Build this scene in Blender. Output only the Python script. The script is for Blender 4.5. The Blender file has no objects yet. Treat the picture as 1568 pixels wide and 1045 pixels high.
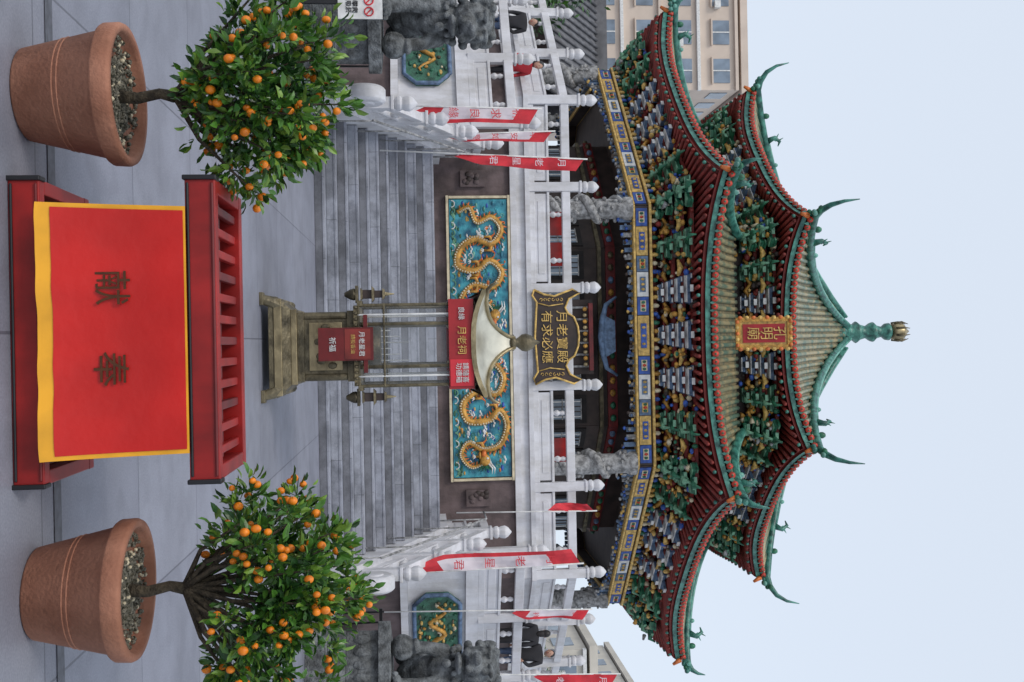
import bpy, bmesh, math, random
from mathutils import Vector, Matrix
random.seed(7)
rad=math.radians
S=bpy.context.scene
COL=S.collection
T225=math.tan(rad(22.5))

# ------------------------------------------------------------------ materials
def mat(name,c,rough=.6,var=.25,scale=4.0,metal=0.0,bump=0.0,bscale=None,c2=None,detail=4.0,lo=.35,hi=.65,spec=.5,grime=0):
    m=bpy.data.materials.new(name); m.use_nodes=True
    n=m.node_tree.nodes; l=m.node_tree.links; b=n['Principled BSDF']
    tc=n.new('ShaderNodeTexCoord')
    nz=n.new('ShaderNodeTexNoise'); nz.inputs['Scale'].default_value=scale; nz.inputs['Detail'].default_value=detail
    l.new(tc.outputs['Object'],nz.inputs['Vector'])
    r=n.new('ShaderNodeValToRGB'); l.new(nz.outputs['Fac'],r.inputs['Fac'])
    r.color_ramp.elements[0].position=lo; r.color_ramp.elements[1].position=hi
    a=[min(1,x*(1-var)) for x in c]; d=[min(1,x*(1+var)) for x in c] if c2 is None else c2
    r.color_ramp.elements[0].color=(*a,1); r.color_ramp.elements[1].color=(*d,1)
    out=r.outputs['Color']
    if grime:
        ng=n.new('ShaderNodeTexNoise'); ng.inputs['Scale'].default_value=1.3; ng.inputs['Detail'].default_value=9; ng.inputs['Roughness'].default_value=.7
        mp=n.new('ShaderNodeMapping'); mp.inputs['Scale'].default_value=(2.2,2.2,.6); l.new(tc.outputs['Object'],mp.inputs[0]); l.new(mp.outputs[0],ng.inputs['Vector'])
        rg=n.new('ShaderNodeValToRGB'); rg.color_ramp.elements[0].position=.36; rg.color_ramp.elements[1].position=.58
        k=1-grime; rg.color_ramp.elements[0].color=(k,k*.98,k*.93,1); rg.color_ramp.elements[1].color=(1,1,1,1); l.new(ng.outputs['Fac'],rg.inputs['Fac'])
        x=n.new('ShaderNodeMix'); x.data_type='RGBA'; x.blend_type='MULTIPLY'; x.inputs[0].default_value=1
        l.new(out,x.inputs[6]); l.new(rg.outputs['Color'],x.inputs[7]); out=x.outputs[2]
    l.new(out,b.inputs['Base Color'])
    b.inputs['Roughness'].default_value=rough; b.inputs['Metallic'].default_value=metal
    b.inputs['Specular IOR Level'].default_value=spec
    if bump>0:
        nb=n.new('ShaderNodeTexNoise'); nb.inputs['Scale'].default_value=bscale or scale*4; nb.inputs['Detail'].default_value=5
        l.new(tc.outputs['Object'],nb.inputs['Vector'])
        bp=n.new('ShaderNodeBump'); bp.inputs['Strength'].default_value=bump; bp.inputs['Distance'].default_value=.03
        l.new(nb.outputs['Fac'],bp.inputs['Height']); l.new(bp.outputs['Normal'],b.inputs['Normal'])
    return m

def slab_mat(name,c1,c2,mortar,bw,rh,ms,off=.5,nscale=1.2,rough=.55,stain=.35,gr=(.35,.62)):
    m=bpy.data.materials.new(name); m.use_nodes=True
    n=m.node_tree.nodes; l=m.node_tree.links; b=n['Principled BSDF']
    tc=n.new('ShaderNodeTexCoord'); vec=tc.outputs['Object']
    br=n.new('ShaderNodeTexBrick'); l.new(vec,br.inputs['Vector'])
    br.offset=off; br.inputs['Scale'].default_value=1
    br.inputs['Brick Width'].default_value=bw; br.inputs['Row Height'].default_value=rh
    br.inputs['Mortar Size'].default_value=ms; br.inputs['Mortar Smooth'].default_value=.2
    br.inputs['Color1'].default_value=(*c1,1); br.inputs['Color2'].default_value=(*c2,1); br.inputs['Mortar'].default_value=(*mortar,1)
    def ns(scale,det,rg,p0,p1,k0,k1):
        nz=n.new('ShaderNodeTexNoise'); nz.inputs['Scale'].default_value=scale; nz.inputs['Detail'].default_value=det; nz.inputs['Roughness'].default_value=rg
        l.new(vec,nz.inputs['Vector'])
        r=n.new('ShaderNodeValToRGB'); r.color_ramp.elements[0].position=p0; r.color_ramp.elements[1].position=p1
        r.color_ramp.elements[0].color=(k0,k0,k0,1); r.color_ramp.elements[1].color=(k1,k1,k1,1); l.new(nz.outputs['Fac'],r.inputs['Fac']); return r.outputs['Color']
    def mul(a,bb):
        x=n.new('ShaderNodeMix'); x.data_type='RGBA'; x.blend_type='MULTIPLY'; x.inputs[0].default_value=1
        l.new(a,x.inputs[6]); l.new(bb,x.inputs[7]); return x.outputs[2]
    o=mul(mul(br.outputs['Color'],ns(nscale,8,.65,gr[0],gr[1],1-stain,1.05)),ns(90,3,.5,.3,.7,.82,1.1))
    o=mul(o,ns(nscale*5,6,.6,.42,.52,1-stain*.4,1.0))
    l.new(o,b.inputs['Base Color']); b.inputs['Roughness'].default_value=rough
    bp=n.new('ShaderNodeBump'); bp.inputs['Strength'].default_value=.25; bp.inputs['Distance'].default_value=.01; bp.invert=True
    l.new(br.outputs['Fac'],bp.inputs['Height']); l.new(bp.outputs['Normal'],b.inputs['Normal'])
    return m

M=dict(
 white=mat('white_marble',(.66,.66,.69),.5,.08,3,bump=.2,grime=.22),
 stone=mat('grey_carved_stone',(.30,.30,.30),.85,.5,9,bump=.9,bscale=25),
 lionst=mat('lion_granite',(.15,.16,.165),.85,.5,9,bump=1,bscale=34,grime=.45),
 dark=mat('dark_interior',(.018,.015,.015),.8,.3),
 darkwood=mat('dark_wood',(.04,.026,.022),.6,.4,3),
 brownst=mat('brown_stone_wall',(.13,.095,.095),.7,.3,3,bump=.3,grime=.3),
 gold=mat('gold_leaf',(.50,.26,.05),.42,.4,10,metal=.15,bump=.5),
 goldp=mat('gold_paint',(.60,.39,.11),.5,.35,12),
 orange=mat('orange_paint',(.58,.15,.03),.5,.3,12),
 red=mat('red_paint',(.33,.012,.010),.40,.25,4,grime=.3),
 redd=mat('dark_red_paint',(.14,.010,.010),.45,.3,5),
 redw=mat('soffit_red',(.19,.022,.016),.6,.35,4),
 redsign=mat('sign_red',(.34,.015,.02),.5,.15,4),
 tilered=mat('eave_disc_red',(.46,.045,.025),.5,.4,15),
 blue=mat('blue_paint',(.03,.09,.36),.5,.4,9),
 blueg=mat('slate_blue_paint',(.10,.16,.26),.6,.4,9),
 teal=mat('teal_glaze',(.02,.14,.12),.35,.55,6,bump=.3,c2=(.07,.27,.21)),
 tealp=mat('pale_teal_glaze',(.12,.32,.26),.35,.35,5,bump=.2),
 green=mat('green_paint',(.02,.13,.07),.5,.5,9),
 lgreen=mat('pale_green_paint',(.15,.33,.21),.5,.4,9),
 tile=mat('green_glazed_tile',(.14,.24,.18),.35,.3,2.2,c2=(.38,.31,.17),bump=.2,lo=.38,hi=.62),
 tileb=mat('tile_bed',(.17,.19,.14),.6,.4,5,c2=(.30,.24,.13)),
 wpaint=mat('white_paint',(.70,.70,.68),.5,.15,8),
 cream=mat('cream_paint',(.60,.52,.36),.6,.2,8),
 bronze=mat('patina_brass',(.12,.10,.06),.45,.55,6,metal=.45,bump=.4),
 bronzel=mat('polished_brass',(.32,.26,.15),.35,.4,5,metal=.7,bump=.2),
 silver=mat('pale_roof_metal',(.62,.59,.48),.3,.25,4,metal=.75),
 black=mat('black_metal',(.012,.012,.014),.4,.3),
 terra=mat('terracotta',(.37,.150,.088),.8,.15,5,c2=(.44,.20,.125),bump=.25,bscale=60,grime=.22),
 soil=mat('gravel_soil',(.11,.11,.06),.95,.6,60,bump=1,bscale=90,c2=(.36,.33,.26)),
 bark=mat('bark',(.07,.055,.035),.9,.5,30,bump=.8,bscale=60),
 cloth=mat('red_satin_cloth',(.58,.012,.008),.40,.12,2.5,bump=.25,bscale=5),
 yellow=mat('yellow_satin',(.85,.40,.02),.42,.12,6),
 fruit=mat('kumquat_peel',(.86,.23,.008),.38,.25,30,bump=.15,bscale=300),
 gtext=mat('gold_lettering',(.09,.03,.008),.4,.2,20,metal=.1),
 fwhite=mat('flag_white',(.70,.64,.68),.7,.1,4),
 fred=mat('flag_red',(.62,.03,.045),.65,.2,4),
 relblue=mat('relief_blue',(.02,.17,.30),.4,.5,5,c2=(.06,.36,.44),bump=.8,bscale=9),
 reldk=mat('relief_green',(.035,.12,.075),.5,.5,7,bump=.6),
 beige=mat('beige_render',(.66,.55,.46),.85,.08,.6),
 creamb=mat('cream_render',(.62,.58,.50),.85,.1,.6),
 greyb=mat('grey_roof',(.14,.14,.15),.7,.3,2),
 glass=mat('window_glass',(.19,.24,.30),.15,.3,.8),
 skin=mat('skin',(.48,.28,.20),.6,.1), hair=mat('hair',(.015,.012,.012),.5,.2),
 cl_red=mat('jacket_red',(.40,.02,.03),.8,.2), cl_blk=mat('jacket_black',(.02,.02,.025),.8,.2), cl_blue=mat('jeans',(.05,.08,.15),.8,.2),
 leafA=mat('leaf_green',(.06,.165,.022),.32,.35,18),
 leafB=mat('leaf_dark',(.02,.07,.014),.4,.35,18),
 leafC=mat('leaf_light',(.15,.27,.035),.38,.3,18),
 ground=slab_mat('plaza_paving',(.255,.265,.32),(.29,.30,.355),(.15,.155,.19),1.5,1.5,.007,0.0,.7,.45,stain=.24),
 steps=slab_mat('granite_steps',(.33,.345,.40),(.38,.395,.445),(.20,.205,.23),1.3,.55,.006,.5,1.4,.5,stain=.38,gr=(.40,.55)),
 strip=mat('dark_granite_strip',(.09,.095,.115),.5,.3,20),
)
gm=bpy.data.materials.new('clear_pane'); gm.use_nodes=True; nn_=gm.node_tree.nodes; pb=nn_['Principled BSDF']
tr_=nn_.new('ShaderNodeBsdfTransparent'); mx=nn_.new('ShaderNodeMixShader'); mx.inputs[0].default_value=.16
pb.inputs['Base Color'].default_value=(.35,.38,.4,1); pb.inputs['Roughness'].default_value=.1
gm.node_tree.links.new(tr_.outputs[0],mx.inputs[1]); gm.node_tree.links.new(pb.outputs[0],mx.inputs[2]); gm.node_tree.links.new(mx.outputs[0],nn_['Material Output'].inputs[0])
M['pane']=gm

# ------------------------------------------------------------------ mesh builder
class MB:
    def __init__(s): s.v=[];s.f=[];s.mi=[];s.sm=[];s.mats=[]
    def add(s,vs,fs,m,X=None,smooth=False):
        m=M[m] if isinstance(m,str) else m
        if m not in s.mats: s.mats.append(m)
        i=s.mats.index(m); o=len(s.v)
        for p in vs:
            p=Vector(p); s.v.append(X@p if X else p)
        for f in fs: s.f.append([o+k for k in f]); s.mi.append(i); s.sm.append(smooth)
    def box(s,c,d,m,X=None,tx=1,ty=1,rz=0):
        x,y,z=d[0]/2,d[1]/2,d[2]/2
        vs=[(-x,-y,-z),(x,-y,-z),(x,y,-z),(-x,y,-z),(-x*tx,-y*ty,z),(x*tx,-y*ty,z),(x*tx,y*ty,z),(-x*tx,y*ty,z)]
        R=Matrix.Translation(c)@Matrix.Rotation(rz,4,'Z')
        vs=[R@Vector(p) for p in vs]
        s.add(vs,[(0,3,2,1),(4,5,6,7),(0,1,5,4),(1,2,6,5),(2,3,7,6),(3,0,4,7)],m,X)
    def tube(s,pts,rs,m,n=8,X=None,cap=True):
        pts=[Vector(p) for p in pts]
        if not hasattr(rs,'__len__'): rs=[rs]*len(pts)
        vs=[];fs=[]; up=None
        for i,p in enumerate(pts):
            t=(pts[min(i+1,len(pts)-1)]-pts[max(i-1,0)])
            if t.length<1e-9: t=Vector((0,0,1))
            t.normalize()
            if up is None: up=Vector((0,0,1)) if abs(t.z)<.9 else Vector((1,0,0))
            a=up-t*up.dot(t)
            if a.length<1e-4: a=t.orthogonal()
            a.normalize(); up=a; b=t.cross(a)
            for k in range(n):
                q=2*math.pi*k/n; vs.append(p+(a*math.cos(q)+b*math.sin(q))*rs[i])
        for i in range(len(pts)-1):
            for k in range(n):
                fs.append((i*n+k,i*n+(k+1)%n,(i+1)*n+(k+1)%n,(i+1)*n+k))
        if cap: fs.append(tuple(range(n))[::-1]); fs.append(tuple((len(pts)-1)*n+k for k in range(n)))
        s.add(vs,fs,m,X,smooth=n>5)
    def lathe(s,prof,c,m,n=20,X=None,smooth=True,rot=0):
        vs=[];fs=[]
        for r,z in prof:
            for k in range(n):
                a=2*math.pi*k/n+rot; vs.append((c[0]+r*math.cos(a),c[1]+r*math.sin(a),c[2]+z))
        for i in range(len(prof)-1):
            for k in range(n): fs.append((i*n+k,i*n+(k+1)%n,(i+1)*n+(k+1)%n,(i+1)*n+k))
        fs.append(tuple(range(n))[::-1]); fs.append(tuple((len(prof)-1)*n+k for k in range(n)))
        s.add(vs,fs,m,X,smooth)
    def ball(s,c,r,m,X=None,n=8):
        if not hasattr(r,'__len__'): r=(r,r,r)
        vs=[];fs=[];h=max(3,n//2+1)
        vs.append((c[0],c[1],c[2]-r[2]))
        for i in range(1,h):
            p=math.pi*i/h
            for k in range(n):
                a=2*math.pi*k/n; vs.append((c[0]+r[0]*math.sin(p)*math.cos(a),c[1]+r[1]*math.sin(p)*math.sin(a),c[2]-r[2]*math.cos(p)))
        vs.append((c[0],c[1],c[2]+r[2])); L=len(vs)-1
        for k in range(n):
            fs.append((0,1+(k+1)%n,1+k)); fs.append((L,1+(h-2)*n+k,1+(h-2)*n+(k+1)%n))
            for i in range(h-2): fs.append((1+i*n+k,1+i*n+(k+1)%n,1+(i+1)*n+(k+1)%n,1+(i+1)*n+k))
        s.add(vs,fs,m,X,True)
    def build(s,name,parent=None,bevel=0,remesh=0):
        me=bpy.data.meshes.new(name); me.from_pydata([tuple(p) for p in s.v],[],s.f)
        for m in s.mats: me.materials.append(m)
        me.polygons.foreach_set('material_index',s.mi); me.polygons.foreach_set('use_smooth',s.sm); me.update()
        o=bpy.data.objects.new(name,me); COL.objects.link(o)
        if parent: o.parent=parent; o.matrix_parent_inverse=Matrix.Translation(-Vector(parent.location))
        if bevel:
            b=o.modifiers.new('bevel','BEVEL'); b.width=bevel; b.segments=2; b.limit_method='ANGLE'
        if remesh:
            r=o.modifiers.new('remesh','REMESH'); r.mode='VOXEL'; r.voxel_size=remesh; r.use_smooth_shade=True
        return o
def empty(name,loc=(0,0,0)):
    o=bpy.data.objects.new(name,None); o.location=loc; o.empty_display_size=.2; COL.objects.link(o); return o
def text(body,loc,size,m,parent,name='lettering',rz=0,ext=.004,tilt=90,sp=1,ls=1.0):
    c=bpy.data.curves.new(name,'FONT'); c.body=body; c.size=size; c.align_x='CENTER'; c.align_y='CENTER'; c.extrude=ext; c.space_line=ls
    c.materials.append(M[m]); o=bpy.data.objects.new(name,c); COL.objects.link(o)
    if parent: o.parent=parent; o.matrix_parent_inverse=Matrix.Translation(-Vector(parent.location))
    o.location=loc; o.rotation_euler=(rad(tilt),0,rz); o.scale=(sp,1,1); return o

# ------------------------------------------------------------------ ground
g=MB(); g.add([(-300,-20,0),(300,-20,0),(300,600,0),(-300,600,0)],[(0,1,2,3)],'ground'); g.build('plaza_ground')
g=MB(); g.add([(-8,4.64,.004),(8,4.64,.004),(8,4.73,.004),(-8,4.73,.004)],[(0,1,2,3)],'strip'); g.build('drain_strip')

# ------------------------------------------------------------------ stairs
YS=16.5; NST=12; RISE=1.95/NST; TR=.275; HW=3.6
st=MB()
for i in range(NST):
    y0=YS+i*TR
    st.box((0,(y0+21.2)/2,(i+.5)*RISE),(2*HW,21.2-y0,RISE-.002),'steps')
    st.box((0,y0+.015,(i+1)*RISE-.022),(2*HW-.01,.05,.04),'steps')
st.build('stone_staircase',bevel=.006)

def balpost(mb,x,y,z,h,w=.19,X=None):
    mb.box((x,y,z+(h-.42)/2),(w,w,h-.42),'white',X)
    mb.box((x,y,z+h-.41),(w*1.25,w*1.25,.05),'white',X)
    mb.lathe([(w*.38,0),(w*.62,.05),(w*.66,.10),(w*.5,.13),(w*.62,.17),(w*.68,.25),(w*.5,.31),(w*.25,.35),(.01,.38)],(x,y,z+h-.385),'white',10,X)
def balrun(mb,p0,p1,nb,h=1.05,ph=1.45,ends=(1,1),w=.19):
    p0=Vector(p0);p1=Vector(p1); d=p1-p0; hd=Vector((d.x,d.y,0)); ang=math.atan2(d.y,d.x)
    for i in range(nb+1):
        if (i==0 and not ends[0]) or (i==nb and not ends[1]): continue
        p=p0+d*i/nb; balpost(mb,p.x,p.y,p.z,ph,w)
    sl=d.z/hd.length
    Lb=hd.length/nb
    for i in range(nb):
        c=p0+d*(i+.5)/nb
        Sh=Matrix(((1,0,0,0),(0,1,0,0),(sl,0,1,0),(0,0,0,1)))
        X=Matrix.Translation(c)@Matrix.Rotation(ang,4,'Z')@Sh
        L=Lb-w
        mb.box((0,0,.07*h),(L,.13,.14*h),'white',X)
        mb.box((0,0,.28*h),(L-.08,.07,.28*h),'white',X)
        mb.box((0,0,.28*h),(L-.4,.10,.16*h),'white',X)
        mb.box((0,0,.45*h),(L,.12,.06*h),'white',X)
        for k in (-.25,.25):
            mb.lathe([(.03,0),(.06,.05),(.07,.09),(.035,.14),(.055,.2),(.03,.26)],(k*L,0,.48*h),'white',8,X)
        mb.box((0,0,.87*h),(L,.15,.19*h),'white',X)
for sgn in(-1,1):
    b=MB()
    x=sgn*(HW+.19)
    vs=[(x-.18,YS-.5,0),(x+.18,YS-.5,0),(x+.18,YS-.5,.35),(x-.18,YS-.5,.35),(x-.18,21.2,0),(x+.18,21.2,0),(x+.18,21.2,2.1),(x-.18,21.2,2.1),(x-.18,19.8,2.1),(x+.18,19.8,2.1)]
    b.add(vs,[(0,1,2,3),(0,3,8,7,4),(1,5,6,9,2),(3,2,9,8),(8,9,6,7)],'white')
    b.build('stair_cheek_wall')
    b=MB()
    balrun(b,(x,YS+.1,.42),(x,19.9,2.1),3,h=.85,ph=1.25)
    balrun(b,(x,19.9,2.1),(x,21.1,2.1),1,h=.85,ph=1.25,ends=(0,0))
    b.box((x,YS-.35,.55),(.2,.7,.5),'white')
    X=Matrix.Translation((x,YS-.45,.85))@Matrix.Rotation(rad(90),4,'Y')
    b.lathe([(.02,-.13),(.27,-.13),(.32,-.09),(.32,.09),(.27,.13),(.02,.13)],(0,0,0),'white',20,X)
    b.lathe([(.02,-.15),(.14,-.15),(.16,-.12),(.16,.12),(.14,.15),(.02,.15)],(0,0,0),'white',16,X)
    b.box((x,YS-.5,.22),(.34,.95,.4),'white')
    b.build('marble_stair_balustrade',bevel=.01)
    h=MB(); xr=sgn*(HW-.10)
    h.tube([(xr,YS,.95),(xr,19.8,2.85),(xr,20.6,2.85)],.02,'stone',8)
    for i in range(5):
        t=i/4; h.tube([(xr,YS+.05+t*3.2,t*1.9+.05),(xr,YS+.05+t*3.2,.97+t*1.85)],.014,'stone',6)
    h.build('metal_handrail')

# ------------------------------------------------------------------ terrace
YW=21.2; ZT=3.95
ter=empty('temple_terrace',(0,YW,0))
t=MB()
def prism(mb,poly,z0,z1,m):
    n=len(poly); vs=[(x,y,z0) for x,y in poly]+[(x,y,z1) for x,y in poly]
    fs=[(i,(i+1)%n,n+(i+1)%n,n+i) for i in range(n)]+[tuple(range(n,2*n)),tuple(range(n))[::-1]]
    mb.add(vs,fs,m)
up=[(-4.99,YW),(4.99,YW),(9.2,25.6),(10.5,32),(9.2,40),(-9.2,40),(-10.5,32),(-9.2,25.6)]
prism(t,up,0,3.55,'brownst')
def off(poly,d):
    c=Vector((0,31)); return [tuple(Vector(p)+ (Vector(p)-c).normalized()*d) for p in poly]
prism(t,off(up,.10),3.553,3.68,'white'); prism(t,off(up,.03),3.683,3.86,'white'); prism(t,off(up,.12),3.863,3.96,'white')
t.build('upper_terrace_wall',ter)
for sgn in(-1,1):
    t=MB()
    def LP(o): 
        lp=[(sgn*3.99,19.9-o),(sgn*(7.2),21.7-o*1.1),(sgn*16,21.7-o*1.1),(sgn*16,45),(sgn*3.99,45)]
        return lp if sgn>0 else lp[::-1]
    prism(t,LP(0),0,1.15,'brownst'); prism(t,LP(.12),1.153,1.3,'white'); prism(t,LP(.01),1.303,2.45,'white')
    prism(t,LP(.10),2.453,2.70,'white')
    t.build('side_terrace',ter)
    a=Vector((sgn*3.99,19.9)); b=Vector((sgn*7.2,21.7)); d=(b-a).normalized(); ang=math.atan2(d.y,d.x)
    c=a*.36+b*.64
    nrm=Vector((d.y,-d.x)); nrm=nrm if nrm.y<0 else -nrm
    r=MB(); X=Matrix.Translation((c.x+nrm.x*.07,c.y+nrm.y*.07,1.88))@Matrix.Rotation(ang if sgn>0 else ang+math.pi,4,'Z')
    oc=[(-1.15,-.22),(-.9,-.46),(.9,-.46),(1.15,-.22),(1.15,.22),(.9,.46),(-.9,.46),(-1.15,.22)]
    r.add([(x,-.02,z) for x,z in oc]+[(x,.06,z) for x,z in oc],[tuple(range(8))]+[(i,8+i,8+(i+1)%8,(i+1)%8) for i in range(8)],'reldk',X)
    r.tube([(x,-.03,z) for x,z in oc+oc[:2]],.045,'blueg',6,X)
    rr=random.Random(5)
    pts=[(-.85+1.7*i/20,-.04,.16*math.sin(i*.9)) for i in range(21)]
    r.tube(pts,[.015+.035*math.sin(math.pi*min(1,(i+2)/23)) for i in range(21)],'gold',8,X)
    for i in range(110):
        r.ball((rr.uniform(-.95,.95),-.03,rr.uniform(-.38,.38)),(rr.uniform(.03,.08),.03,rr.uniform(.02,.05)),rr.choice(['gold','reldk','cream','green','goldp','reldk','bronze']),X,6)
    r.build('relief_panel',ter)
    bb=MB(); balrun(bb,(sgn*4.2,19.98,2.70),(sgn*7.2,21.72,2.70),2,h=.95,ph=1.4)
    balrun(bb,(sgn*7.2,21.72,2.70),(sgn*15,21.72,2.70),5,h=.95,ph=1.4,ends=(0,1))
    bb.build('marble_side_balustrade',bevel=.01)
bb=MB()
balrun(bb,(-4.95,YW+.05,ZT),(-3.13,YW+.05,ZT),1,h=.9,ph=1.5,ends=(1,0)); balrun(bb,(-3.13,YW+.05,ZT),(-1.02,YW+.05,ZT),1,h=.9,ph=1.5)
balrun(bb,(-1.02,YW+.05,ZT),(1.02,YW+.05,ZT),1,h=.9,ph=1.5,ends=(0,0))
balrun(bb,(1.02,YW+.05,ZT),(3.13,YW+.05,ZT),1,h=.9,ph=1.5); balrun(bb,(3.13,YW+.05,ZT),(4.95,YW+.05,ZT),1,h=.9,ph=1.5,ends=(0,1))
for sgn in(-1,1):
    balrun(bb,(sgn*4.95,YW+.05,ZT),(sgn*9.1,25.65,ZT),3,h=.9,ph=1.5,ends=(0,1)); balrun(bb,(sgn*9.1,25.65,ZT),(sgn*10.4,32,ZT),3,h=.9,ph=1.5,ends=(0,1))
for x0 in(-2.4,-1.75,2.4): 
    bb.box((x0,YW+.35,ZT+.62),(.5,.08,.3),'red')
bb.build('marble_terrace_balustrade',bevel=.01)

# dragon relief wall
rel=empty('dragon_relief_mural',(0,YW,2.9))
r=MB(); Y=YW-.06
r.box((0,YW-.02,2.88),(5.74,.1,1.19),'relblue')
for zz in(2.245,3.515): r.box((0,YW-.03,zz),(5.9,.16,.05),'cream')
for xx in(-2.915,2.915): r.box((xx,YW-.03,2.88),(.05,.158,1.2),'cream')
r.build('panel',rel)
def dragon(mb,path,flip,Y):
    P=[]
    def cr(i,t):
        p=[Vector(path[max(0,min(len(path)-1,i+k))]) for k in(-1,0,1,2)]
        return .5*((2*p[1])+(-p[0]+p[2])*t+(2*p[0]-5*p[1]+4*p[2]-p[3])*t*t+(-p[0]+3*p[1]-3*p[2]+p[3])*t**3)
    for i in range(len(path)-1):
        for k in range(8): P.append(cr(i,k/8))
    P=[Vector((p.x,Y-.03,p.y)) for p in P]; N=len(P)
    R=[(.024+.046*math.sin(math.pi*min(1,(i/N)*.85+.12)))*(1+.14*(i%2)) for i in range(N)]
    mb.tube(P,R,'gold',8)
    for i in range(2,N-1):
        d=(P[i+1]-P[i-1]).normalized(); nn=Vector((-d.z,0,d.x))
        q=P[i]+nn*R[i]*.85; mb.tube([q,q+nn*.065+d*.03],[.024,.004],'orange' if i%2 else 'reldk',5)
        mb.tube([P[i]-nn*R[i]*.75+Vector((0,-.03,0)),P[i]-nn*R[i]*.5+Vector((0,-.07,0))],[.018,.018],'cream',5)
    for f in(.3,.55,.75):
        i=int(N*f); p=P[i]
        for s2 in(-1,1):
            e=p+Vector((s2*.14,-.03,-.16)); mb.tube([p,p+Vector((s2*.14,-.03,-.03)),e],[.05,.035,.025],'gold',7)
            for a in(-.6,0,.6): mb.tube([e,e+Vector((math.sin(a)*.08,-.02,-.07*math.cos(a)))],[.017,.004],'wpaint',5)
            mb.tube([p+Vector((s2*.1,-.03,-.05)),p+Vector((s2*.2,-.03,.06)),p+Vector((s2*.28,-.03,.05))],[.03,.015,.003],'orange',5)
    h=P[-1]; s2=flip
    mb.ball(h+Vector((s2*.05,-.05,0)),(.13,.09,.11),'gold',n=10); mb.ball(h+Vector((s2*.17,-.06,-.02)),(.10,.07,.055),'orange',n=10)
    mb.ball(h+Vector((s2*.14,-.05,-.10)),(.09,.06,.03),'gold')
    for dz in(.05,.10): mb.tube([h+Vector((0,-.05,dz)),h+Vector((-s2*.12,-.08,dz+.1)),h+Vector((-s2*.24,-.08,dz+.09))],[.022,.016,.005],'wpaint',6)
    mb.ball(h+Vector((s2*.09,-.12,.05)),.025,'wpaint')
    for k in range(5): mb.tube([h,h+Vector((-s2*.18,-.06,-.13+.07*k))],[.045,.006],'green',5)
dr=MB()
pathL=[(2.6,2.45),(2.7,2.7),(2.4,2.85),(2.5,3.15),(2.25,3.35),(1.95,3.15),(2.05,2.8),(1.85,2.5),(1.5,2.45),(1.4,2.8),(1.6,3.1),(1.35,3.35),(1.05,3.15),(1.1,2.75),(.8,2.5),(.6,2.75),(.72,3.05),(.5,3.2)]
pathR=[(.5,2.5),(.62,2.8),(.5,3.1),(.8,3.35),(1.15,3.2),(1.1,2.8),(1.35,2.5),(1.7,2.6),(1.7,3.0),(1.5,3.25),(1.8,3.4),(2.2,3.25),(2.3,2.9),(2.15,2.6),(2.4,2.45),(2.65,2.65),(2.55,2.95)]
dragon(dr,[(-x,z) for x,z in pathL],1,Y); dragon(dr,pathR,-1,Y)
dr.ball((0,Y-.05,3.05),.1,'orange')
for a in range(8): dr.tube([(.1*math.cos(a*.785),Y-.05,3.05+.1*math.sin(a*.785)),(.2*math.cos(a*.785+.3),Y-.05,3.05+.2*math.sin(a*.785+.3))],[.03,.004],'gold',5)
dr.build('twin_dragons',rel)
dc=MB(); rr=random.Random(3)
for i in range(480):
    x=rr.uniform(-2.8,2.8); z=rr.uniform(2.32,3.42)
    if z<2.55: m=rr.choice(['reldk','green','reldk','lgreen','gold'])
    else: m=rr.choice(['teal','relblue','relblue','wpaint','wpaint','blue','tealp','relblue','blue','goldp','orange'])
    s=rr.uniform(.03,.06)
    if m=='wpaint':
        for k in range(3): dc.ball((x+k*.05-.05,Y-.01,z+.02*(k%2)),(.04,.025,.02),m,n=6)
    else: dc.ball((x,Y,z),(s*1.5,.03,s*.6),m,n=6)
for i in range(38):
    x=-2.78+i*.15; dc.tube([(x+.07*math.cos(a),Y-.02,2.33+.07*math.sin(a)) for a in [0,.6,1.2,1.9,2.5,3.14]],.012,'wpaint' if i%3==0 else 'lgreen',5)
for i in range(70):
    x=rr.uniform(-2.7,2.7); z=rr.uniform(2.55,3.4); s=rr.uniform(.04,.09)
    dc.tube([(x+s*(1-k*.1)*math.cos(k*.9),Y-.015,z+s*(1-k*.1)*math.sin(k*.9)) for k in range(8)],.010,rr.choice(['wpaint','lgreen','tealp','teal']),5)
dc.build('clouds_and_waves',rel)
sp=MB()
for s in(-1,1):
    sp.box((s*3.3,YW-.04,2.78),(.34,.1,.5),'brownst')
    for k in range(9): sp.ball((s*3.3+rr.uniform(-.11,.11),YW-.09,2.78+rr.uniform(-.18,.18)),(.06,.03,.06),'darkwood' if k%2 else 'brownst')
sp.build('side_medallions',rel)

# hanging plaque
pl=empty('scroll_name_plaque',(0,YW-.15,4.4))
p=MB(); Yp=YW-.16
outline=[(-.98,4.0),(-.86,3.96),(-.72,4.05),(0,4.0),(.72,4.05),(.86,3.96),(.98,4.0),(.88,4.2),(.84,4.42),(.98,4.80),(.9,4.95),(.78,4.72),(.60,4.64),(.48,4.70),(.40,4.82),(.2,4.90),(0,4.92),(-.2,4.90),(-.40,4.82),(-.48,4.70),(-.60,4.64),(-.78,4.72),(-.9,4.95),(-.98,4.80),(-.84,4.42),(-.88,4.2)]
n=len(outline)
p.add([(x,Yp-.04,z) for x,z in outline]+[(x,Yp+.04,z) for x,z in outline],[tuple(range(n)),tuple(range(n,2*n))[::-1]]+[(i,n+i,n+(i+1)%n,(i+1)%n) for i in range(n)],'darkwood')
p.tube([(x,Yp-.05,z) for x,z in outline+outline[:1]],.022,'goldp',6)
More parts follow.
